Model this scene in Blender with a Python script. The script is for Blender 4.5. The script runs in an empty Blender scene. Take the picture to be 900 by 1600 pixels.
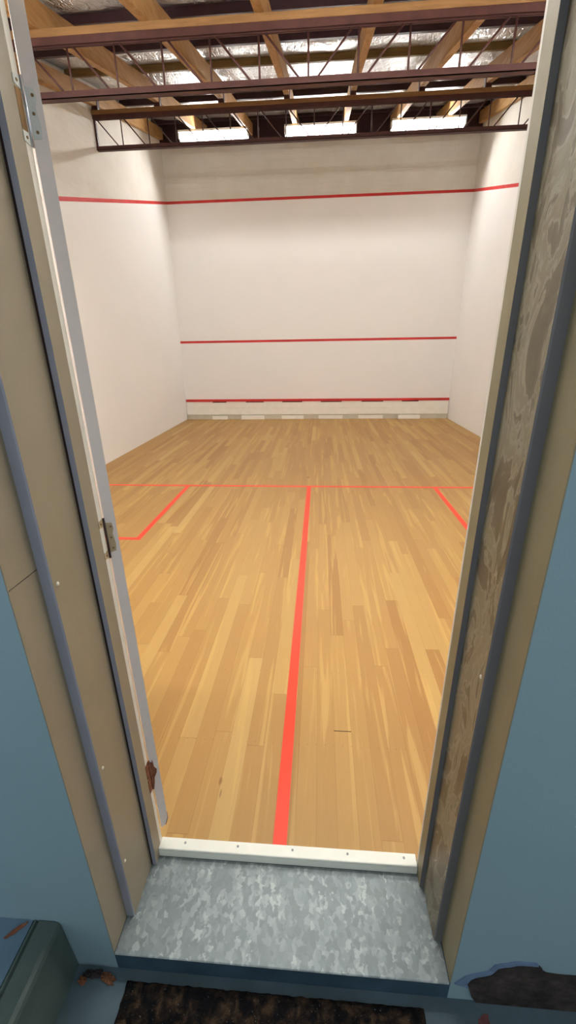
import bpy, bmesh, math, random
from mathutils import Vector, Matrix, noise
random.seed(7)
SC = bpy.context.scene
COL = SC.collection
PI = math.pi

# ------------------------------------------------------------------ materials
class NT:
    def __init__(s, name):
        s.m = bpy.data.materials.new(name); s.m.use_nodes = True
        s.t = s.m.node_tree; s.n = s.t.nodes; s.l = s.t.links
        s.b = s.n['Principled BSDF']
    def new(s, typ, **kw):
        n = s.n.new(typ)
        for k, v in kw.items(): setattr(n, k, v)
        return n
    def put(s, sock, v):
        if isinstance(v, bpy.types.NodeSocket): s.l.new(v, sock)
        elif v is not None: sock.default_value = v
    def math(s, op, a, b=None, c=None):
        n = s.new('ShaderNodeMath', operation=op)
        s.put(n.inputs[0], a)
        if b is not None: s.put(n.inputs[1], b)
        if c is not None: s.put(n.inputs[2], c)
        return n.outputs[0]
    def coord(s, out='Object'):
        return s.new('ShaderNodeTexCoord').outputs[out]
    def xyz(s, v):
        n = s.new('ShaderNodeSeparateXYZ'); s.put(n.inputs[0], v); return n.outputs
    def comb(s, x, y, z):
        n = s.new('ShaderNodeCombineXYZ')
        for i, v in enumerate((x, y, z)): s.put(n.inputs[i], v)
        return n.outputs[0]
    def scale(s, v, sc):
        n = s.new('ShaderNodeMapping'); s.put(n.inputs['Vector'], v); n.inputs['Scale'].default_value = sc
        return n.outputs[0]
    def noise(s, v, scale, detail=3, rough=.55, dist=0):
        n = s.new('ShaderNodeTexNoise'); s.put(n.inputs['Vector'], v)
        n.inputs['Scale'].default_value = scale; n.inputs['Detail'].default_value = detail
        n.inputs['Roughness'].default_value = rough; n.inputs['Distortion'].default_value = dist
        return n.outputs[0]
    def ramp(s, f, stops, interp='LINEAR'):
        n = s.new('ShaderNodeValToRGB'); s.put(n.inputs[0], f)
        r = n.color_ramp; r.interpolation = interp
        while len(r.elements) < len(stops): r.elements.new(.5)
        for e, (p, c) in zip(r.elements, stops):
            e.position = p
            e.color = (c[0], c[1], c[2], 1) if not isinstance(c, (int, float)) else (c, c, c, 1)
        return n.outputs[0]
    def mix(s, f, a, b, blend='MIX'):
        n = s.new('ShaderNodeMix', data_type='RGBA', blend_type=blend)
        s.put(n.inputs[0], f)
        for i, v in ((6, a), (7, b)):
            s.put(n.inputs[i], (v[0], v[1], v[2], 1) if isinstance(v, tuple) else v)
        return n.outputs[2]
    def bump(s, h, strength=.3, dist=.01):
        n = s.new('ShaderNodeBump'); s.put(n.inputs['Height'], h)
        n.inputs['Strength'].default_value = strength; n.inputs['Distance'].default_value = dist
        s.l.new(n.outputs[0], s.b.inputs['Normal'])
    def set(s, col=None, rough=None, metal=None, spec=None, coat=None):
        for k, v in (('Base Color', col), ('Roughness', rough), ('Metallic', metal), ('Specular IOR Level', spec), ('Coat Weight', coat)):
            if v is None: continue
            if isinstance(v, tuple): v = (v[0], v[1], v[2], 1)
            s.put(s.b.inputs[k], v)
        return s.m

def srgb(r, g, b):
    f = lambda c: (c/255/12.92) if c/255 <= .04045 else ((c/255+.055)/1.055)**2.4
    return (f(r), f(g), f(b))

def painted(name, c, var=.08, rough=.6, scale=6, bump=.15, bscale=120, spec=.3):
    t = NT(name); co = t.coord()
    f = t.noise(co, scale, 4)
    d = tuple(x*(1-var) for x in c); u = tuple(min(1, x*(1+var)) for x in c)
    t.bump(t.noise(co, bscale, 3), bump, .002)
    return t.set(t.ramp(f, [(.3, d), (.7, u)]), rough, spec=spec)

M = {}
M['plaster'] = painted('smooth_white_plaster', (.885, .87, .845), .012, .55, 1.2, .25, 14, .25)
def upper_paint():
    t = NT('painted_brick'); co = t.coord()
    x, y, z = t.xyz(co)
    u = t.comb(t.math('ADD', x, y), z, 0.)
    b = t.new('ShaderNodeTexBrick'); t.put(b.inputs['Vector'], u)
    b.inputs['Scale'].default_value = 1; b.inputs['Brick Width'].default_value = .24; b.inputs['Row Height'].default_value = .086
    b.inputs['Mortar Size'].default_value = .006; b.inputs['Mortar Smooth'].default_value = .5
    n = t.noise(co, 25, 5)
    h = t.math('ADD', t.math('MULTIPLY', b.outputs['Fac'], -1.), t.math('MULTIPLY', n, .8))
    t.bump(h, .35, .006)
    return t.set(t.ramp(t.noise(co, 3, 5), [(.3, (.72, .69, .62)), (.7, (.78, .755, .69))]), .75, spec=.2)
M['brick'] = upper_paint()
M['wall_red'] = painted('dark_red_line_paint', srgb(196, 52, 50), .1, .55, 5)
M['floor_red'] = painted('orange_red_line_paint', srgb(238, 62, 34), .05, .4, 5, .05)

def boards():
    t = NT('strip_timber_floor'); co = t.coord(); x, y, z = t.xyz(co)
    W = .079; L = 1.5
    bx = t.math('DIVIDE', t.math('ADD', x, .0267), W); ix = t.math('FLOOR', bx); fx = t.math('FRACT', bx)
    wn = t.new('ShaderNodeTexWhiteNoise', noise_dimensions='1D'); t.put(wn.inputs['W'], ix)
    yy = t.math('ADD', t.math('DIVIDE', y, L), t.math('MULTIPLY', wn.outputs[0], 9.)); iy = t.math('FLOOR', yy); fy = t.math('FRACT', yy)
    w2 = t.new('ShaderNodeTexWhiteNoise', noise_dimensions='2D'); t.put(w2.inputs['Vector'], t.comb(ix, iy, 0.))
    base = t.ramp(w2.outputs[0], [(0, srgb(170, 126, 71)), (.2, srgb(179, 137, 80)), (.45, srgb(183, 142, 83)), (.62, srgb(186, 145, 85)), (.85, srgb(190, 151, 90)), (.96, srgb(196, 159, 98)), (1, srgb(202, 168, 108))])
    off = t.comb(t.math('ADD', t.math('MULTIPLY', x, 24.), t.math('MULTIPLY', w2.outputs[0], 37.)), t.math('MULTIPLY', y, .9), w2.outputs[0])
    g = t.noise(off, 1.0, 3, .5, .6)
    sap = t.ramp(g, [(.55, 0.), (.64, 1.)])
    c1 = t.mix(t.math('MULTIPLY', sap, .5), base, srgb(214, 178, 110))
    gr = t.noise(t.scale(co, (160, 5, 1)), 1, 3)
    c2 = t.mix(t.math('MULTIPLY', t.ramp(gr, [(.35, 1.), (.65, 0.)]), .10), c1, srgb(150, 98, 50))
    big = t.noise(t.scale(co, (1.3, .7, 1)), 1.4, 2)
    c2 = t.mix(t.math('MULTIPLY', t.ramp(big, [(.45, 0.), (.75, 1.)]), .16), c2, srgb(182, 132, 70))
    ex = t.math('MINIMUM', fx, t.math('SUBTRACT', 1., fx)); ey = t.math('MINIMUM', fy, t.math('SUBTRACT', 1., fy))
    sx = t.math('LESS_THAN', ex, .009); sy = t.math('LESS_THAN', ey, .0009)
    seam = t.math('MAXIMUM', sx, sy)
    c3 = t.mix(t.math('MULTIPLY', seam, .38), c2, srgb(120, 76, 38))
    # nail heads in rows over the joists
    ny = t.math('ABSOLUTE', t.math('SUBTRACT', t.math('FRACT', t.math('DIVIDE', t.math('ADD', y, -.27), .455)), .5))
    nx = t.math('ABSOLUTE', t.math('SUBTRACT', t.math('FRACT', t.math('DIVIDE', t.math('ADD', x, .01), .0395)), .5))
    dd = t.math('ADD', t.math('POWER', t.math('MULTIPLY', ny, .455), 2.), t.math('POWER', t.math('MULTIPLY', nx, .0395), 2.))
    nail = t.math('LESS_THAN', dd, .0021**2)
    c4 = t.mix(t.math('MULTIPLY', nail, .5), c3, srgb(95, 58, 28))
    # knots
    v = t.new('ShaderNodeTexVoronoi'); t.put(v.inputs['Vector'], t.scale(co, (1.9, .85, 1))); v.inputs['Scale'].default_value = 1.
    kn = t.ramp(v.outputs['Distance'], [(.012, 1.), (.03, 0.)])
    c5 = t.mix(t.math('MULTIPLY', kn, .7), c4, srgb(105, 68, 36))
    t.bump(t.math('ADD', t.math('MULTIPLY', seam, -1.), t.math('MULTIPLY', gr, .15)), .15, .002)
    c5 = t.mix(1., c5, (.80, .785, .70), 'MULTIPLY')
    for px, py, rx, ry in ((-.266, .303, .013, .03), (-.255, .25, .006, .03), (-.018, 4.684, .03, .05)):
        q = t.math('ADD', t.math('POWER', t.math('DIVIDE', t.math('SUBTRACT', x, px), rx), 2.), t.math('POWER', t.math('DIVIDE', t.math('SUBTRACT', y, py), ry), 2.))
        q = t.math('ADD', q, t.math('MULTIPLY', gr, .8))
        c5 = t.mix(t.math('MULTIPLY', t.ramp(q, [(.5, 1.), (1., 0.)]), .6), c5, srgb(104, 66, 34))
    return t.set(c5, t.math('ADD', .42, t.math('MULTIPLY', g, .12)), spec=.32)
M['boards'] = boards()

def wood(name, a, b, sc=(3, 1, 3), rough=.65):
    t = NT(name); co = t.coord()
    f = t.noise(t.scale(co, sc), 4, 5, .6, .4)
    t.bump(f, .2, .003)
    return t.set(t.ramp(f, [(.3, a), (.7, b)]), rough, spec=.25)
M['rafter'] = wood('rafter_timber', srgb(150, 110, 64), srgb(184, 146, 96), (9, .8, 9))
M['plate'] = wood('top_plate_timber', srgb(116, 84, 50), srgb(142, 106, 66), (.8, 9, 9))
M['noggin'] = wood('dull_batten_timber', srgb(96, 76, 44), srgb(122, 98, 58), (.8, 9, 9))
M['oxide'] = painted('red_oxide_steel', srgb(70, 40, 35), .2, .55, 9, .2, 60, .35)
M['purlin'] = painted('dark_purlin_steel', srgb(52, 30, 34), .2, .5, 9, .1, 60, .35)

def foil():
    t = NT('silver_foil'); co = t.coord()
    n1 = t.noise(co, 5, 4, .6, .8); n2 = t.noise(t.scale(co, (9, 2.2, 6)), 2.2, 4, .6, .7)
    v = t.new('ShaderNodeTexVoronoi', feature='DISTANCE_TO_EDGE'); t.put(v.inputs['Vector'], t.scale(co, (7, 3, 3))); v.inputs['Scale'].default_value = 2.
    h = t.math('ADD', t.math('ADD', n1, t.math('MULTIPLY', n2, .9)), t.math('MULTIPLY', t.math('MINIMUM', v.outputs[0], .1), 2.5))
    t.bump(h, .95, .04)
    return t.set(t.ramp(n1, [(.3, (.60, .58, .56)), (.7, (.76, .75, .735))]), .30, 1.)
M['foil'] = foil()

M['blue'] = painted('blue_wall_paint', srgb(132, 157, 164), .035, .5, 2.5, .35, 160, .3)
M['landing'] = painted('blue_landing_paint', srgb(92, 116, 132), .12, .5, 5, .35, 90, .3)
M['blue_dark'] = painted('dark_blue_floor_paint', srgb(54, 76, 90), .25, .5, 7, .4, 40, .3)
M['floor_low'] = painted('worn_blue_concrete_paint', srgb(74, 90, 96), .22, .55, 6, .4, 50, .3)
M['green'] = painted('green_grey_kerb_paint', srgb(74, 88, 82), .16, .5, 9, .3, 60, .35)
M['beige'] = painted('beige_gloss_paint', srgb(136, 126, 106), .05, .45, 5, .15, 60, .35)
M['beige_r'] = painted('olive_beige_paint', srgb(132, 123, 96), .05, .5, 5, .3, 140, .3)
M['slate'] = painted('slate_blue_ledge', srgb(148, 150, 160), .06, .5, 9, .15, 60, .35)  # blue-grey colour set on the left jamb's ledge faces
M['slate_r'] = painted('dark_slate_ledge', srgb(112, 110, 110), .06, .5, 9, .15, 60, .35)  # darker grey set on the right jamb's ledge faces
M['gap'] = painted('dark_gap', srgb(46, 30, 28), .2, .8)
M['white_edge'] = painted('chalky_white_paint', srgb(214, 211, 200), .04, .6, 30, .3, 90)
M['door'] = painted('grey_door_paint', srgb(220, 210, 203), .03, .5, 6, .2, 80, .35)
M['strip'] = painted('cream_white_strip_paint', srgb(235, 235, 222), .02, .4, 20, .2, 60, .4)
M['tin'] = painted('off_white_board_paint', srgb(243, 239, 230), .03, .5, 8)
M['tin_base'] = painted('grey_beige_base', srgb(206, 200, 184), .05, .6, 8)
M['black'] = painted('black_void', (.012, .008, .008), .1, .8)
M['white_foam'] = painted('white_block', srgb(246, 242, 234), .01, .6, 8)

def peeling():
    t = NT('peeling_beige_paint'); co = t.coord()
    s = t.scale(co, (6, 6, 2.2))
    f = t.noise(s, 2.0, 5, .6, 1.2)
    v = t.ramp(f, [(.36, srgb(94, 85, 66)), (.45, srgb(106, 97, 77)), (.475, srgb(142, 135, 115)), (.51, srgb(120, 112, 91)), (.56, srgb(124, 117, 95)), (.60, srgb(140, 133, 113)), (.63, srgb(98, 88, 70))])
    t.bump(f, .6, .006)
    return t.set(v, .42, spec=.4)
M['peel'] = peeling()

def galv():
    t = NT('galvanised_steel'); co = t.coord()
    nz = t.new('ShaderNodeTexNoise'); t.put(nz.inputs['Vector'], co); nz.inputs['Scale'].default_value = 55
    wob = t.new('ShaderNodeVectorMath', operation='MULTIPLY_ADD'); t.put(wob.inputs[0], nz.outputs['Color']); wob.inputs[1].default_value = (.03, .03, .03); t.put(wob.inputs[2], co)
    v = t.new('ShaderNodeTexVoronoi', feature='SMOOTH_F1'); t.put(v.inputs['Vector'], t.scale(wob.outputs[0], (1.3, .75, 1))); v.inputs['Scale'].default_value = 62; v.inputs['Smoothness'].default_value = .25
    r = t.xyz(v.outputs['Color'])[0]
    big = t.noise(co, 5, 3)
    r2 = t.math('ADD', r, t.math('MULTIPLY', t.math('SUBTRACT', big, .5), .7))
    fl = t.ramp(r2, [(.0, srgb(108, 116, 117)), (.5, srgb(122, 131, 131)), (.72, srgb(136, 146, 145)), (.84, srgb(142, 151, 150)), (1, srgb(166, 175, 172))])
    c = t.mix(t.math('MULTIPLY', t.noise(co, 30, 4), .5), fl, srgb(114, 124, 126))
    return t.set(c, .5, .30, spec=.5)
M['galv'] = galv()

def mat_mat():
    t = NT('mottled_door_mat'); co = t.coord()
    f = t.noise(co, 26, 4, .6, .4); g = t.noise(co, 260, 3)
    c = t.ramp(f, [(.42, srgb(14, 14, 16)), (.54, srgb(38, 30, 24)), (.66, srgb(66, 52, 38))])
    sp = t.ramp(t.noise(co, 160, 2), [(.69, 0.), (.72, 1.)])
    c = t.mix(t.math('MULTIPLY', sp, .5), c, srgb(120, 122, 116))
    t.bump(t.math('ADD', f, g), 1., .006)
    return t.set(c, .95, spec=.1)
M['mat'] = mat_mat()

def rubble():
    t = NT('exposed_substrate'); co = t.coord()
    f = t.noise(co, 18, 5, .65)
    t.bump(f, 1., .01)
    return t.set(t.ramp(f, [(.3, srgb(34, 30, 30)), (.6, srgb(64, 56, 52)), (.8, srgb(84, 80, 76))]), .9, spec=.2)
M['rubble'] = rubble()
M['flake'] = painted('pale_blue_flaked_paint', srgb(104, 124, 150), .15, .6, 30, .5, 90)
M['rust'] = painted('rusty_brown', srgb(126, 78, 54), .35, .7, 60, .5, 200)
M['stain'] = painted('dull_red_stain', srgb(104, 62, 60), .2, .8, 40)
M['leaf'] = painted('dry_orange_brown', srgb(112, 72, 48), .35, .8, 60)
M['steel'] = NT('bright_hinge_steel').set((.62, .66, .72), .28, 1.)
M['hinge_white'] = painted('white_painted_hinge', srgb(196, 200, 194), .05, .4, 40)
M['bronze'] = painted('dull_bronze_hinge', srgb(172, 152, 118), .08, .45, 60)
M['screw'] = painted('brown_screw', srgb(120, 94, 52), .2, .5, 90)
M['screw_grey'] = painted('grey_screw', srgb(150, 150, 146), .2, .4, 90)
M['paint_blob'] = painted('painted_over_screw', srgb(206, 198, 178), .1, .35, 60, spec=.6)
M['recess'] = painted('bare_timber_recess', srgb(124, 96, 58), .2, .8, 50)
M['housing'] = painted('white_enamel_housing', (.75, .75, .75), .02, .4)
def emit(name, c, e):
    t = NT(name); t.b.inputs['Emission Color'].default_value = (*c, 1); t.b.inputs['Emission Strength'].default_value = e
    return t.set((.8, .8, .8), .4)
M['tube'] = emit('added_tube', (.985, .985, .965), 50)  # tubes of the added, unseen rows over the door end
M['tube_front'] = emit('lit_front_tube', (.985, .985, .965), 95)

# ------------------------------------------------------------------ mesh helpers
def box(bm, a, b, mi=0, bev=0):
    r = bmesh.ops.create_cube(bm, size=1)
    for v in r['verts']:
        v.co = Vector([(a[i]+b[i])/2 + v.co[i]*(b[i]-a[i]) for i in range(3)])
    fs = set(f for v in r['verts'] for f in v.link_faces)
    for f in fs: f.material_index = mi
    if bev:
        es = set(e for f in fs for e in f.edges)
        bmesh.ops.bevel(bm, geom=list(es), offset=bev, segments=2, affect='EDGES', profile=.5)
def cyl(bm, p, q, r, seg=12, mi=0, cap=True):
    p, q = Vector(p), Vector(q); d = q-p
    m = Matrix.Translation((p+q)/2) @ d.to_track_quat('Z', 'Y').to_matrix().to_4x4()
    k = bmesh.ops.create_cone(bm, cap_ends=cap, segments=seg, radius1=r, radius2=r, depth=d.length, matrix=m)
    for v in k['verts']:
        for f in v.link_faces: f.material_index = mi; f.smooth = len(f.verts) == 4
def bar(bm, p, q, w, h, mi=0):
    """rectangular bar from p to q; w across, h in the vertical plane"""
    p, q = Vector(p), Vector(q); d = (q-p); L = d.length; d.normalize()
    side = d.cross(Vector((0, 0, 1)))
    if side.length < 1e-4: side = Vector((0, 1, 0))
    side.normalize(); up = side.cross(d).normalized()
    vs = [bm.verts.new(c + side*sx*w/2 + up*sz*h/2) for c in (p, q) for sx, sz in ((-1, -1), (1, -1), (1, 1), (-1, 1))]
    for f in ((0, 1, 2, 3), (7, 6, 5, 4), (0, 4, 5, 1), (1, 5, 6, 2), (2, 6, 7, 3), (3, 7, 4, 0)):
        bm.faces.new([vs[i] for i in f]).material_index = mi
def prism(bm, pts, fn, a, b, mis=None):
    """extrude the closed outline pts; fn(p, t) gives the 3D point at level t"""
    A = [bm.verts.new(fn(p, a)) for p in pts]; B = [bm.verts.new(fn(p, b)) for p in pts]
    n = len(pts)
    for i in range(n):
        f = bm.faces.new((A[i], A[(i+1) % n], B[(i+1) % n], B[i]))
        if mis: f.material_index = mis[i]
    bm.faces.new(A[::-1]); bm.faces.new(B)
def obj(name, bm, mats, parent=None, loc=None, rot=None, world=True):
    bmesh.ops.recalc_face_normals(bm, faces=bm.faces)
    me = bpy.data.meshes.new(name); 
    if loc is not None and world: bmesh.ops.translate(bm, verts=bm.verts, vec=-Vector(loc))
    bm.to_mesh(me); bm.free()
    for m in (mats if isinstance(mats, (list, tuple)) else [mats]): me.materials.append(m)
    o = bpy.data.objects.new(name, me); COL.objects.link(o)
    if parent: o.parent = parent; 
    if parent and world:
        p = Vector(parent.location)
        o.location = (Vector(loc) if loc is not None else Vector((0, 0, 0))) - p
    elif loc is not None: o.location = loc
    return o
def tag(o, label, cat, group=None, kind=None):
    o['label'] = label; o['category'] = cat
    if group: o['group'] = group
    if kind: o['kind'] = kind
    return o
def thing(name, loc, label, cat, group=None):
    o = bpy.data.objects.new(name, None); COL.objects.link(o); o.location = loc; o.empty_display_size = .1
    return tag(o, label, cat, group)
def struct(o, label, cat): return tag(o, label, cat, kind='structure')
N = bmesh.new

# ------------------------------------------------------------------ dimensions (metres)
HW = 3.2; D = 9.75; Y0 = .06; YF = -.235
YB = 6.68
zr = lambda y: 4.93 + (.264 if y < YB else .230)*(y-YB)            # underside of the rafters
RD = .19; PD = .08
zf = lambda y: zr(y) + (RD+PD)                 # foil

# ------------------------------------------------------------------ floors
bm = N(); box(bm, (-HW, Y0, -.06), (HW, D, 0))
fl = struct(obj('floor', bm, M['boards']), 'golden strip timber court floor with red court lines', 'floor')
LW = .05; lz = .0012
bm = N(); box(bm, (-HW, 4.26, 0), (HW, 4.31, lz)); o = obj('short_line', bm, M['floor_red'], fl)
bm = N(); box(bm, (-.025, Y0+.012, 0), (.025, 4.26, lz)); o = obj('half_court_line', bm, M['floor_red'], fl)
for s in (-1, 1):
    bm = N(); xi = 1.6-LW/2
    a, b = sorted((s*(xi-.025), s*(xi+.025)))
    box(bm, (a, 2.66, 0), (b, 4.26, lz))
    a, b = sorted((s*(xi-.025), s*HW)); box(bm, (a, 2.61, 0), (b, 2.66, lz))
    obj('service_box_line', bm, M['floor_red'], fl)

ZL = -.115
bm = N(); box(bm, (-.70, -2.6, ZL-.08), (2.2, YF, ZL))
struct(obj('floor', bm, M['floor_low']), 'worn dark blue painted floor outside the doorway, in front of the mat', 'floor')
bm = N(); box(bm, (-2.2, -2.6, ZL-.08), (-.70, YF, .108))
struct(obj('floor', bm, M['landing']), 'raised blue painted landing at the lower left corner', 'floor')

# ------------------------------------------------------------------ court walls
def side_wall(s):
    bm = N(); zo = lambda y: 4.57 - (D-y)*(4.57-2.13)/D
    xi, xo = s*HW, s*(HW+.2)
    ys = (Y0, YB, D+.2)
    P = {}
    for X in (xi, xo):
        for y in ys: P[X, y] = [bm.verts.new((X, y, z)) for z in (-.06, zo(y), zf(y)-.004)]
    for X in (xi, xo):
        for k in (0, 1):
            for j in (0, 1):
                f = bm.faces.new((P[X, ys[j]][k], P[X, ys[j+1]][k], P[X, ys[j+1]][k+1], P[X, ys[j]][k+1])); f.material_index = k
    for y in (ys[0], ys[-1]):
        for k in (0, 1):
            f = bm.faces.new((P[xi, y][k], P[xo, y][k], P[xo, y][k+1], P[xi, y][k+1])); f.material_index = k
    for k in (0, 2):
        for j in (0, 1): bm.faces.new((P[xi, ys[j]][k], P[xi, ys[j+1]][k], P[xo, ys[j+1]][k], P[xo, ys[j]][k]))
    side = 'left' if s < 0 else 'right'
    w = struct(obj('wall_'+side, bm, [M['plaster'], M['brick']]), 'white %s side wall of the squash court with sloping red out line' % side, 'wall')
    bm = N()
    a, b = sorted((xi, xi-s*.002))
    prism(bm, [(Y0+.001, zo(Y0)-.025), (D-.003, zo(D)-.025), (D-.003, zo(D)+.025), (Y0+.001, zo(Y0)+.025)], lambda p, t: (t, p[0], p[1]), a, b)
    obj('out_line', bm, M['wall_red'], w)
side_wall(-1); side_wall(1)
bm = N()
box(bm, (-HW, D, -.06), (HW, D+.2, 4.57), 0); box(bm, (-HW, D, 4.57), (HW, D+.2, zf(D)-.004), 1)
fw = struct(obj('wall_front', bm, [M['plaster'], M['brick']]), 'white front wall of the squash court with red service and out lines', 'wall')
for nm, z in (('out_line', 4.57), ('service_line', 1.80)):
    bm = N(); box(bm, (-HW+.001, D-.002, z-.025), (HW-.001, D, z+.025)); obj(nm, bm, M['wall_red'], fw)

# wall with the doorway
XL, XR, ZH = -.478, .520, 2.32
bm = N()
def wbox(a, b): box(bm, a, b, 0)
wbox((-3.4, YF, ZL), (XL, Y0, zf(YF)-.004)); wbox((XR, YF, ZL), (3.4, Y0, zf(YF)-.004)); wbox((XL, YF, ZH), (XR, Y0, zf(YF)-.004))
wbox((XL, YF, ZL), (XR, Y0, -.034))
bm.faces.ensure_lookup_table()
for f in bm.faces:
    n = f.normal; c = f.calc_center_median()
    if c.y > Y0-.001: f.material_index = 1
    if c.z < -.03 and XL < c.x < XR: f.material_index = 2
wb = struct(obj('wall_back', bm, [M['blue'], M['plaster'], M['blue_dark']]), 'blue painted wall around the doorway, white on the court side', 'wall')

# broken plaster at the foot of the wall on the right
def jag(pts, amp, sub=5):
    out = []
    for i in range(len(pts)):
        a, b = Vector(pts[i]), Vector(pts[(i+1) % len(pts)])
        for k in range(sub):
            p = a.lerp(b, k/sub)
            out.append((p.x+random.uniform(-amp, amp), p.y+random.uniform(-amp, amp)))
    return out
random.seed(3)
top = [(.585, -.085), (.565, -.02), (.585, .015), (.62, .035), (.635, .065), (.665, .085), (.70, .098), (.74, .092), (.755, .07), (.775, .055)]
top = [(x+random.uniform(-.003, .003), z+random.uniform(-.004, .004)) for x, z in sum([[p, ((p[0]+q[0])/2, (p[1]+q[1])/2)] for p, q in zip(top, top[1:])], [])]
bm = N(); prism(bm, top + [(.80, .062), (1.0, .066), (1.4, .06), (2.2, .06), (2.2, -.112), (1.2, -.112), (.60, -.112)], lambda p, t: (p[0], t, p[1]), YF, YF-.006)
obj('exposed_base', bm, M['rubble'], wb)['label'] = 'dark broken plaster and bare base strip low on the blue wall'
random.seed(5)
rim = [(x-.010, z+.014) for x, z in top]; rim2 = [(x+.004, z-.012) for x, z in top][::-1]
bm = N(); prism(bm, [(.53, -.03), (.555, .012)] + rim[4:-3] + rim2[3:-2] + [(.57, -.045)], lambda p, t: (p[0], t, p[1]), YF, YF-.0035)
obj('flaked_paint', bm, M['flake'], wb)['label'] = 'pale blue flaking rim above the broken plaster'

# ------------------------------------------------------------------ door frame
def jamb(s, X0, X1, X2, X3, Ya, Yb, Yc, Yd, Ye, mats, zb=-.03):
    P = [(X0, YF-.001), (X1, YF-.001), (X1, Ya), (X2+(X1-X2)*.15, Ya), (X2, Ya+.002), (X2, Yb), (X2+(X3-X2)*.28, Yb), (X3, Yb), (X3, Yc), (X3, Yd), (X3+(X0-X3)*.2, Ye), (X0, Ye)]
    #     0 front   1 reveal1   2 ledge1      3 ledge        4 reveal2  5 gap                  6 ledge2   7 reveal3  8 white edge ...
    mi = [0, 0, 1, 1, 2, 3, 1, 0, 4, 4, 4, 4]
    bm = N(); prism(bm, P, lambda p, t: (p[0], p[1], t), zb, ZH, mi)
    return obj('trim_%d' % (1 if s < 0 else 2), bm, mats)
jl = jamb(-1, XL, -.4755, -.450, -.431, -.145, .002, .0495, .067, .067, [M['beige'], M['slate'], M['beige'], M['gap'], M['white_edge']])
struct(jl, 'stepped beige door jamb with slate blue edges on the left, carrying the hinges', 'door frame')
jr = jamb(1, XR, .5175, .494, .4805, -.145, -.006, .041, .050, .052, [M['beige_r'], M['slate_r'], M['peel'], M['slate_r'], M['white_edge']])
struct(jr, 'stepped door jamb on the right with blotchy peeling beige paint', 'door frame')
bm = N(); 
prism(bm, [(YF-.001, ZH), (YF-.001, ZH-.025), (-.145, ZH-.025), (-.145, ZH-.045), (.0, ZH-.045), (.0, ZH-.06), (.06, ZH-.06), (.06, ZH)], lambda p, t: (t, p[0], p[1]), -.43, .48)
struct(obj('trim_3', bm, M['beige']), 'beige door head above the doorway', 'door frame')
# joint in the outer board and painted-over screws
bm = N(); box(bm, (-.4755, YF, 1.238), (-.4750, -.147, 1.2395)); obj('board_joint', bm, M['gap'], jl)
for (x, y, z, s, par) in ((-.45, -.128, 1.193, 1, jl), (-.45, -.128, .619, 1, jl), (-.45, -.129, .224, 1, jl), (.494, -.128, .98, -1, jr), (.494, -.128, 1.92, -1, jr)):
    bm = N(); bmesh.ops.create_uvsphere(bm, u_segments=12, v_segments=8, radius=.0045, matrix=Matrix.Translation((x, y, z)) @ Matrix.Diagonal((.8, 1, 1.2, 1)))
    for f in bm.faces: f.smooth = True
    obj('screw_head', bm, M['paint_blob'], par)

# threshold: galvanised sheet and white strip
bm = N(); prism(bm, [(YF-.004, -.034), (YF-.004, -.0315), (YF-.001, -.030), (.030, -.030), (.030, -.034)], lambda p, t: (t, p[0], p[1]), -.474, .515)
tag(obj('threshold_sheet', bm, M['galv']), 'galvanised steel sheet with pale spangles covering the doorway step', 'threshold')
loc = (0.02, .052, 0)
ts = thing('threshold_strip', loc, 'narrow white painted strip screwed across the doorway at the edge of the timber floor', 'threshold strip')
bm = N(); box(bm, (-.432, .0315, -.030), (.4795, .0725, .0)); box(bm, (-.432, .0315, 0), (.4795, .0725, .010), 0, .004)
obj('strip', bm, M['strip'], ts)
for x in (-.34, -.148, .048, .242, .437):
    bm = N(); cyl(bm, (x, .056, .0095), (x, .056, .0112), .0042, 12); obj('screw', bm, M['screw_grey'], ts)

# ------------------------------------------------------------------ door leaf, opened into the court
TH = math.radians(30)
D0 = Vector((-.4275, .071)); e1 = Vector((math.cos(TH), math.sin(TH))); e2 = Vector((-math.sin(TH), math.cos(TH)))
DT = .0265; DWd = .84
def dpt(a, b, z): p = D0 + e1*a + e2*b; return (p.x, p.y, z)
bm = N()
prism(bm, [(0, .062), (DT*.55, .066), (DT*.98, .100), (DT, .125), (DT, ZH-.06), (0, ZH-.06)], lambda p, t: dpt(p[0], t, p[1]), 0, DWd)
dr = struct(obj('door_1', bm, M['door']), 'grey painted door opened inward, only its hinge edge showing at the left jamb', 'door')
bm = N()
prism(bm, [(DT*.6, .066), (DT*.98, .100), (DT, .125), (DT+.001, .125), (DT+.001, .098), (DT*.62, .0645)], lambda p, t: dpt(p[0], t, p[1]), -.0005, .003)
obj('chipped_corner', bm, M['rubble'], dr)
def screw_at(bm, c, n, r=.0027, h=.0012): cyl(bm, c, Vector(c)+Vector(n)*h, r, 10)
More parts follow.
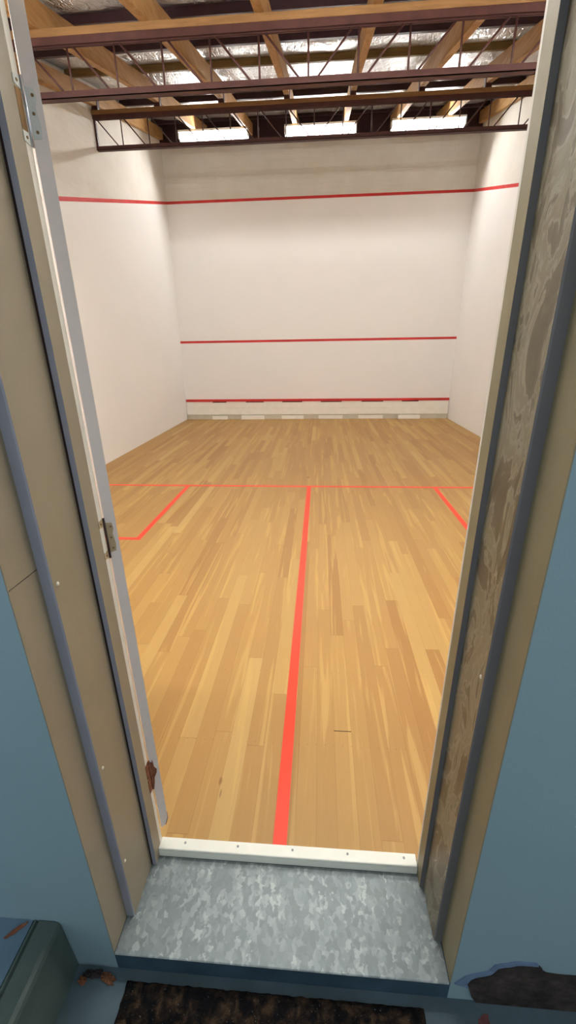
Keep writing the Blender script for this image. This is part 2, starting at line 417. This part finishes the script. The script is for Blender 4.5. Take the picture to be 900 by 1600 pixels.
def hinge(z0, z1, leafm, knm, scm, label, recess=None, ragged=False):
    root = bpy.data.objects.new('hinge', None); COL.objects.link(root); root.parent = dr; root['label'] = label
    L = z1-z0; JX = -.431
    bm = N()
    tab = L*.20 if not ragged else L*.5
    for a, b in ((z0, z0+tab), (z1-tab, z1)):
        prism(bm, [(.046, a+.003), (.067, a), (.067, b), (.046, b-.004)], lambda p, t: (t, p[0], p[1]), JX, JX+.0016)
    o = obj('jamb_leaf', bm, leafm, root); 
    if recess:
        bm = N(); box(bm, (JX, .047, z0+tab), (JX+.0006, .064, z1-tab)); obj('leaf_recess', bm, recess, root)
    bm = N(); cyl(bm, (-.4275, .0675, z0-.001), (-.4275, .0675, z1+.001), .0028, 12)
    obj('knuckle', bm, knm, root)
    bm = N(); o_ = -.0016
    a, b = z0+L*.12, z1-L*.12
    if ragged: pts = [(.0, b+.01), (.006, b), (.010, b+.012), (.012, b-.02), (.019, b-.035), (.017, b-.05), (.008, a+.03), (.006, a+.01), (.002, a-.012), (0, a-.02)]
    else: pts = [(.001, a), (.016, a+.003), (.018, a+.022), (.016, (a+b)/2-.004), (.014, (a+b)/2+.01), (.018, b-.018), (.016, b-.002), (.001, b)]
    prism(bm, pts, lambda p, t: dpt(p[0], t, p[1]), o_, 0)
    obj('door_leaf', bm, leafm, root)
    if not ragged:
        nn = (-e2.x, -e2.y, 0)
        for k, q in enumerate((a+.012, (a+b)/2, b-.012)):
            bm = N(); screw_at(bm, dpt((.010, .009, .012)[k], -.0016, q), nn); obj('screw', bm, scm, root)
        for q in (z0+tab/2, z1-tab/2):
            bm = N(); screw_at(bm, (JX+.0016, .055, q), (1, 0, 0)); obj('screw', bm, scm, root)
hinge(2.04, 2.145, M['hinge_white'], M['steel'], M['screw'], 'top hinge of white painted leaves and bright steel pin', M['recess'])
hinge(1.158, 1.27, M['bronze'], M['purlin'], M['screw'], 'middle hinge of dull beige bare metal leaves', M['white_edge'])
hinge(.27, .40, M['rust'], M['rust'], M['rust'], 'bottom hinge, rusty brown with paint flaked away', None, True)

# ------------------------------------------------------------------ telltale board along the front wall
tb = thing('telltale_board', (0, D, 0), 'long off-white board with red top strip along the foot of the front wall', 'squash tin')
a0, a1 = -HW+.012, HW-.012
bm = N(); box(bm, (a0, D-.05, .425), (a1, D-.003, .48), 0, .003); obj('red_strip', bm, M['wall_red'], tb)
bm = N(); box(bm, (a0, D-.040, .27), (a1, D-.003, .405), 0, .003); box(bm, (a0, D-.034, .405), (a1, D-.003, .425)); obj('upper_board', bm, M['tin'], tb)
bm = N(); box(bm, (a0, D-.046, .115), (a1, D-.003, .268), 0, .004); obj('lower_board', bm, M['tin'], tb)
bm = N(); box(bm, (a0, D-.034, 0), (a1, D-.003, .113)); obj('base_board', bm, M['tin_base'], tb)
for px0, px1 in ((335, 357), (388, 416), (445, 476), (505, 537), (567, 600), (628, 653)):
    f = lambda p: -3.2 + (p-292)/407*6.4
    bm = N(); box(bm, (f(px0), D-.038, .402), (f(px1), D-.034, .425)); obj('vent_slot', bm, M['black'], tb)['label'] = 'black slot under the red strip'
for px0, px1 in ((445, 479), (502, 539), (563, 600)):
    f = lambda p: -3.2 + (p-295)/402*6.4
    bm = N(); box(bm, (f(px0), D-.040, .0), (f(px1), D-.034, .085), 0, .002); obj('cover_strip', bm, M['tin'], tb)
for px0, px1, h, lab in ((336, 360, .075, 'small white block at the foot of the tin, the leftmost of three'), (382, 418, .085, 'widest white block at the foot of the tin, left of centre'), (623, 655, .085, 'white block at the foot of the tin near the right corner')):
    f = lambda p: -3.2 + (p-295)/402*6.4
    bm = N(); box(bm, (f(px0), D-.09, 0), (f(px1), D-.052, h), 0, .004); tag(obj('foam_block', bm, M['white_foam']), lab, 'block', 'white blocks along the tin')

# ------------------------------------------------------------------ roof
bm = N(); nx, ny = 84, 110
ps = [4.27, 5.14, 6.02, 6.9, 7.77, 8.64, 9.5]
allp = [-.4, .7, 1.6, 2.5, 3.4] + ps + [10.1]
V = []
for j in range(ny+1):
    y = -.3 + (D+.25+.3)*j/ny; row = []
    k = max(i for i in range(len(allp)-1) if allp[i] <= y+1e-6); u = (y-allp[k])/(allp[k+1]-allp[k])
    for i in range(nx+1):
        x = -3.4 + 6.8*i/nx
        edge = min(1, max(0, (3.15-abs(x))/.25)) * min(1, max(0, (9.65-y)/.25)) * min(1, max(0, (y-.15)/.25))
        sag = -.05*math.sin(PI*u)**1 * edge
        w = noise.noise(Vector((x*2.2, y*1.5, 0)))*.02 + noise.noise(Vector((x*7, y*3, 4)))*.008
        row.append(bm.verts.new((x, y, zf(y)+.006+sag+w*edge*math.sin(PI*u))))
    V.append(row)
for j in range(ny):
    for i in range(nx): bm.faces.new((V[j][i], V[j][i+1], V[j+1][i+1], V[j+1][i])).smooth = True
struct(obj('ceiling', bm, M['foil']), 'sagging crinkled silver foil under the sloping roof', 'ceiling')

RX = [-3.145, -2.23, -1.31, -.385, .535, 1.46, 2.33, 3.145]
RW = .075
rl = ['timber rafter running along the top of the left wall', 'timber rafter second from the left wall', 'timber rafter third from the left wall', 'timber rafter just left of the court centre line',
      'timber rafter just right of the court centre line', 'timber rafter third from the right wall', 'timber rafter second from the right wall', 'timber rafter running along the top of the right wall']
ya, yb = .07, D-.09
def rafter_bm():
    bm = N(); prism(bm, [(ya, zr(ya)), (YB, zr(YB)), (yb, zr(yb)), (yb, zr(yb)+RD), (YB, zr(YB)+RD), (ya, zr(ya)+RD)], lambda p, t: (t, p[0], p[1]), -RW/2, RW/2); return bm
r0 = None
for x, lab in zip(RX, rl):
    if r0 is None: r0 = obj('rafter', rafter_bm(), M['rafter']); o = r0
    else: o = r0.copy(); COL.objects.link(o)
    o.location = (x, 0, 0); tag(o, lab, 'rafter', 'sloping roof rafters')

sl = math.atan(.264)
plab = {7.77: 'purlin seen in slivers just beyond the top chord of the farther truss', 4.27: 'dark steel purlin at the top of the picture, before the nearest truss web', 5.14: 'dark steel purlin seen through the top of the nearer truss', 6.02: 'dull brown timber purlin between the two trusses',
        9.3: 'last dark steel purlin before the front wall, seen through the farther truss'}
for y in (4.27, 5.14, 6.02, 7.77, 9.3):
    bm = N(); yf = y+.036
    P = [(y-.036, zr(y-.036)+RD+.001), (yf, zr(yf)+RD+.001), (yf, zr(yf)+RD+PD), (y-.036, zr(y-.036)+RD+PD)]
    prism(bm, P, lambda p, t: (t, p[0], p[1]), -3.19, 3.19)
    tag(obj('purlin', bm, M['noggin'] if y == 6.02 else M['purlin']), plab[y], 'purlin', 'purlins across the rafters')

bm = N(); box(bm, (-3.19, D-.085, 5.50), (3.19, D-.003, zf(D-.09)-.02)); tag(obj('roof_beam', bm, M['purlin']), 'dark beam fixed along the front wall behind the fluorescent lights', 'beam')
def truss(Y, zt, zb, label, cleats):
    t = thing('roof_truss', (0, Y, zb), label, 'roof truss', 'open web roof trusses')
    ph = .05
    bm = N(); box(bm, (-3.198, Y-.045, zt-ph), (3.198, Y+.045, zt)); obj('timber_plate', bm, M['plate'], t)
    bm = N()
    for s in (-1, 1):
        a, b = sorted((Y+s*.006, Y+s*.036)); box(bm, (-3.198, a, zt-ph-.006), (3.198, b, zt-ph))
        a, b = sorted((Y+s*.006, Y+s*.012)); box(bm, (-3.198, a, zt-ph-.052), (3.198, b, zt-ph-.006))
    box(bm, (-3.198, Y-.040, zt-ph-.050), (3.198, Y-.036, zt-ph)); obj('top_chord', bm, M['oxide'], t)
    bm = N(); box(bm, (-3.198, Y-.034, zb), (3.198, Y-.028, zb+.048)); box(bm, (-3.198, Y-.034, zb), (3.198, Y+.034, zb+.006)); box(bm, (-3.198, Y+.028, zb), (3.198, Y+.034, zb+.048))
    obj('bottom_chord', bm, M['oxide'], t)
    r = .0085; z1, z0 = zt-ph-.045, zb+.006
    for k in range(-7, 8):
        bm = N(); cyl(bm, (k*.4, Y, z0), (k*.4, Y, z1), r, 8); obj('web_rod', bm, M['oxide'], t)
    for k in range(0, 8):
        for s in (-1, 1):
            bm = N(); cyl(bm, (s*(k*.4+.03), Y, z0), (s*((k+1)*.4-.05), Y, z1), r, 8); obj('web_rod', bm, M['oxide'], t)
    for s in (-1, 1):
        bm = N(); a, b = sorted((s*3.198, s*3.17)); box(bm, (a, Y-.02, zb), (b, Y+.02, zt-ph)); obj('end_post', bm, M['oxide'], t)
    if cleats:
        for x in RX[:]:
            sx = -1 if x > 0 else 1
            a, b = sorted((x-RW/2*1.0, x-RW/2-.008)) if x > 0 else sorted((x+RW/2, x+RW/2+.008))
            bm = N(); box(bm, (a, Y-.04, zt), (b, Y+.04, zr(Y)+.10)); box(bm, (x-RW/2+.001, Y-.05, zt), (x+RW/2-.001, Y+.04, zr(Y-.05)-.002)); obj('cleat', bm, M['oxide'], t)
truss(3.62, 4.108, 3.668, 'nearer red-brown steel truss with timber plate, spanning the top of the picture', False)
truss(6.68, 4.87, 4.41, 'farther red-brown steel truss with its left end set in the white wall', True)

# ------------------------------------------------------------------ lights
def lamp(x, y, z, L, label, front=False):
    t = thing('fluorescent_light', (x, y, z), label, 'ceiling light', 'fluorescent lights near the front wall' if front else 'added unseen lights over the door end')
    bm = N(); box(bm, (-L/2-.02, -.06, .03), (L/2+.02, .06, .065), 0, .006)
    for s in (-1, 1): box(bm, (s*(L/2+.012)-.012, -.05, -.055), (s*(L/2+.012)+.012, .05, .03))
    h = obj('housing', bm, M['housing'], t, world=False)
    for dy in (-.028, .028):
        bm = N(); cyl(bm, (-L/2, dy, -.02), (L/2, dy, -.02), .019, 16); o = obj('tube', bm, M['tube_front' if front else 'tube'], t, world=False)
    if front:
        bm = N(); prism(bm, [(.062, .075), (.070, -.150), (.073, -.150), (.066, .075)], lambda p, q: (q, p[0], p[1]), -L/2-.02, L/2+.02); obj('reflector', bm, M['housing'], t, world=False)
    for rx in RX:
        if abs(rx-x) > L/2-.05: continue
        bm = N(); cyl(bm, (rx-x, 0, .066), (rx-x, 0, zr(y)-z-.001), .006, 6); obj('hanger', bm, M['oxide'], t, world=False)
    return t
for x, lab in ((-1.885, 'lit fluorescent light at the front wall, the left of three'), (.075, 'lit fluorescent light at the front wall, the middle of three'), (1.98, 'lit fluorescent light at the front wall, the right of three')):
    lamp(x, 8.75, 5.325, 1.25, lab, True)
for y in (2.2, .9):  # out-of-view rows, added to even out the light in the court
    for x in (-2.05, .08, 2.13):
        lamp(x, y, zr(y)-.10, 1.44, 'added fluorescent light, unseen above the doorway side, to light the court evenly')

# ------------------------------------------------------------------ outside: kerb, mat, debris
bm = N()
prism(bm, [(-.700, ZL), (-.700, .104), (-.694, .112), (-.690, .112), (-.687, .104), (-.684, .104), (-.680, .112), (-.632, .112), (-.622, .106), (-.617, .096), (-.605, ZL)], lambda p, t: (p[0], t, p[1]), -2.6, YF-.002)
tag(obj('kerb', bm, M['green']), 'green-grey painted kerb edging the raised landing at lower left', 'kerb')
bm = N(); gx, gy = 120, 60
Vt = []
mx0, mx1, my0, my1 = -.437, .448, -.95, -.262
for j in range(gy+1):
    row = []
    for i in range(gx+1):
        x = mx0+(mx1-mx0)*i/gx; y = my0+(my1-my0)*j/gy
        e = min(i, gx-i, j, gy-j)
        h = .010 + .004*noise.noise(Vector((x*60, y*60, 0))) + .003*noise.noise(Vector((x*160, y*160, 2)))
        jx = .003*noise.noise(Vector((x*50, y*50, 9)))
        row.append(bm.verts.new((x+jx, y+jx, ZL+.001+(h if e > 0 else 0))))
    Vt.append(row)
for j in range(gy):
    for i in range(gx): bm.faces.new((Vt[j][i], Vt[j][i+1], Vt[j+1][i+1], Vt[j+1][i]))
bm.faces.new([Vt[0][i] for i in range(gx, -1, -1)] + [Vt[j][0] for j in range(1, gy+1)] + [Vt[gy][i] for i in range(1, gx+1)] + [Vt[j][gx] for j in range(gy-1, 0, -1)])
tag(obj('door_mat', bm, M['mat']), 'dark brown and black mottled door mat on the floor below the step', 'door mat')

def blob(name, cx, cy, z, rx, ry, h, m, label, cat, seed, group=None, rz=0):
    random.seed(seed); bm = N(); n = 22
    ring = []; c = bm.verts.new((0, 0, h))
    for k in range(n):
        a = 2*PI*k/n; q = random.uniform(.65, 1.1)
        ring.append(bm.verts.new((rx*q*math.cos(a), ry*q*math.sin(a), h*random.uniform(.3, 1.2))))
    low = [bm.verts.new((v.co.x, v.co.y, 0)) for v in ring]
    for k in range(n):
        bm.faces.new((c, ring[k], ring[(k+1) % n])); bm.faces.new((ring[k], low[k], low[(k+1) % n], ring[(k+1) % n]))
    bm.faces.new(low[::-1])
    o = obj(name, bm, m, loc=(cx, cy, z), world=False); o.rotation_euler.z = rz
    return tag(o, label, cat, group)
gdeb = 'brown debris at the foot of the wall'
blob('debris', -.50, -.262, ZL, .030, .013, .010, M['leaf'], 'orange-brown scrap of debris on the floor just left of the mat', 'debris', 1, gdeb, -.2)
blob('debris', -.575, -.272, ZL, .014, .010, .008, M['rust'], 'small rusty scrap beside the foot of the kerb', 'debris', 2, gdeb)
blob('debris', -.545, -.255, ZL, .034, .010, .012, M['rubble'], 'dark crumbled debris against the wall foot between kerb and mat', 'debris', 4, gdeb, .1)
blob('debris', -.735, -.262, .108, .030, .006, .006, M['rust'], 'thin dark brown sliver on the raised landing by the kerb', 'debris', 6, gdeb, .75)
blob('paint_stain', .612, -.285, ZL, .022, .028, .0012, M['stain'], 'dull red stain on the floor under the broken plaster', 'stain', 8)
# splinter and knot on the boards
bm = N(); box(bm, (.210, .5755, 0), (.289, .5785, .0012)); obj('board_end_gap', bm, M['gap'], fl)['label'] = 'dark open joint at the end of a board'

# ------------------------------------------------------------------ world, camera
w = bpy.data.worlds.new('World'); SC.world = w; w.use_nodes = True
bg = w.node_tree.nodes['Background']; bg.inputs[0].default_value = (.84, .93, 1.0, 1); bg.inputs[1].default_value = .57

cam = bpy.data.cameras.new('Camera'); co = bpy.data.objects.new('Camera', cam); COL.objects.link(co); SC.camera = co
cam.sensor_fit = 'VERTICAL'; cam.sensor_height = 36; cam.sensor_width = 20.25; cam.lens = 663.644*36/1600; cam.clip_start = .02
yaw, pit, rol = .0772908, -.3718890, .0161592
Rz = Matrix.Rotation(yaw, 3, 'Z'); Rx = Matrix.Rotation(pit, 3, 'X'); Ry = Matrix.Rotation(rol, 3, 'Y')
R = Rz @ Rx @ Ry
right, fwd, up = R.col[0], R.col[1], R.col[2]
m = Matrix((( right[0], up[0], -fwd[0], .126277), (right[1], up[1], -fwd[1], -.909394), (right[2], up[2], -fwd[2], 1.676578), (0, 0, 0, 1)))
co.matrix_world = m
SC.view_settings.view_transform = 'Standard'; SC.view_settings.look = 'None'; SC.view_settings.gamma = 1; SC.view_settings.use_curve_mapping = False
SC.view_settings.exposure = .27
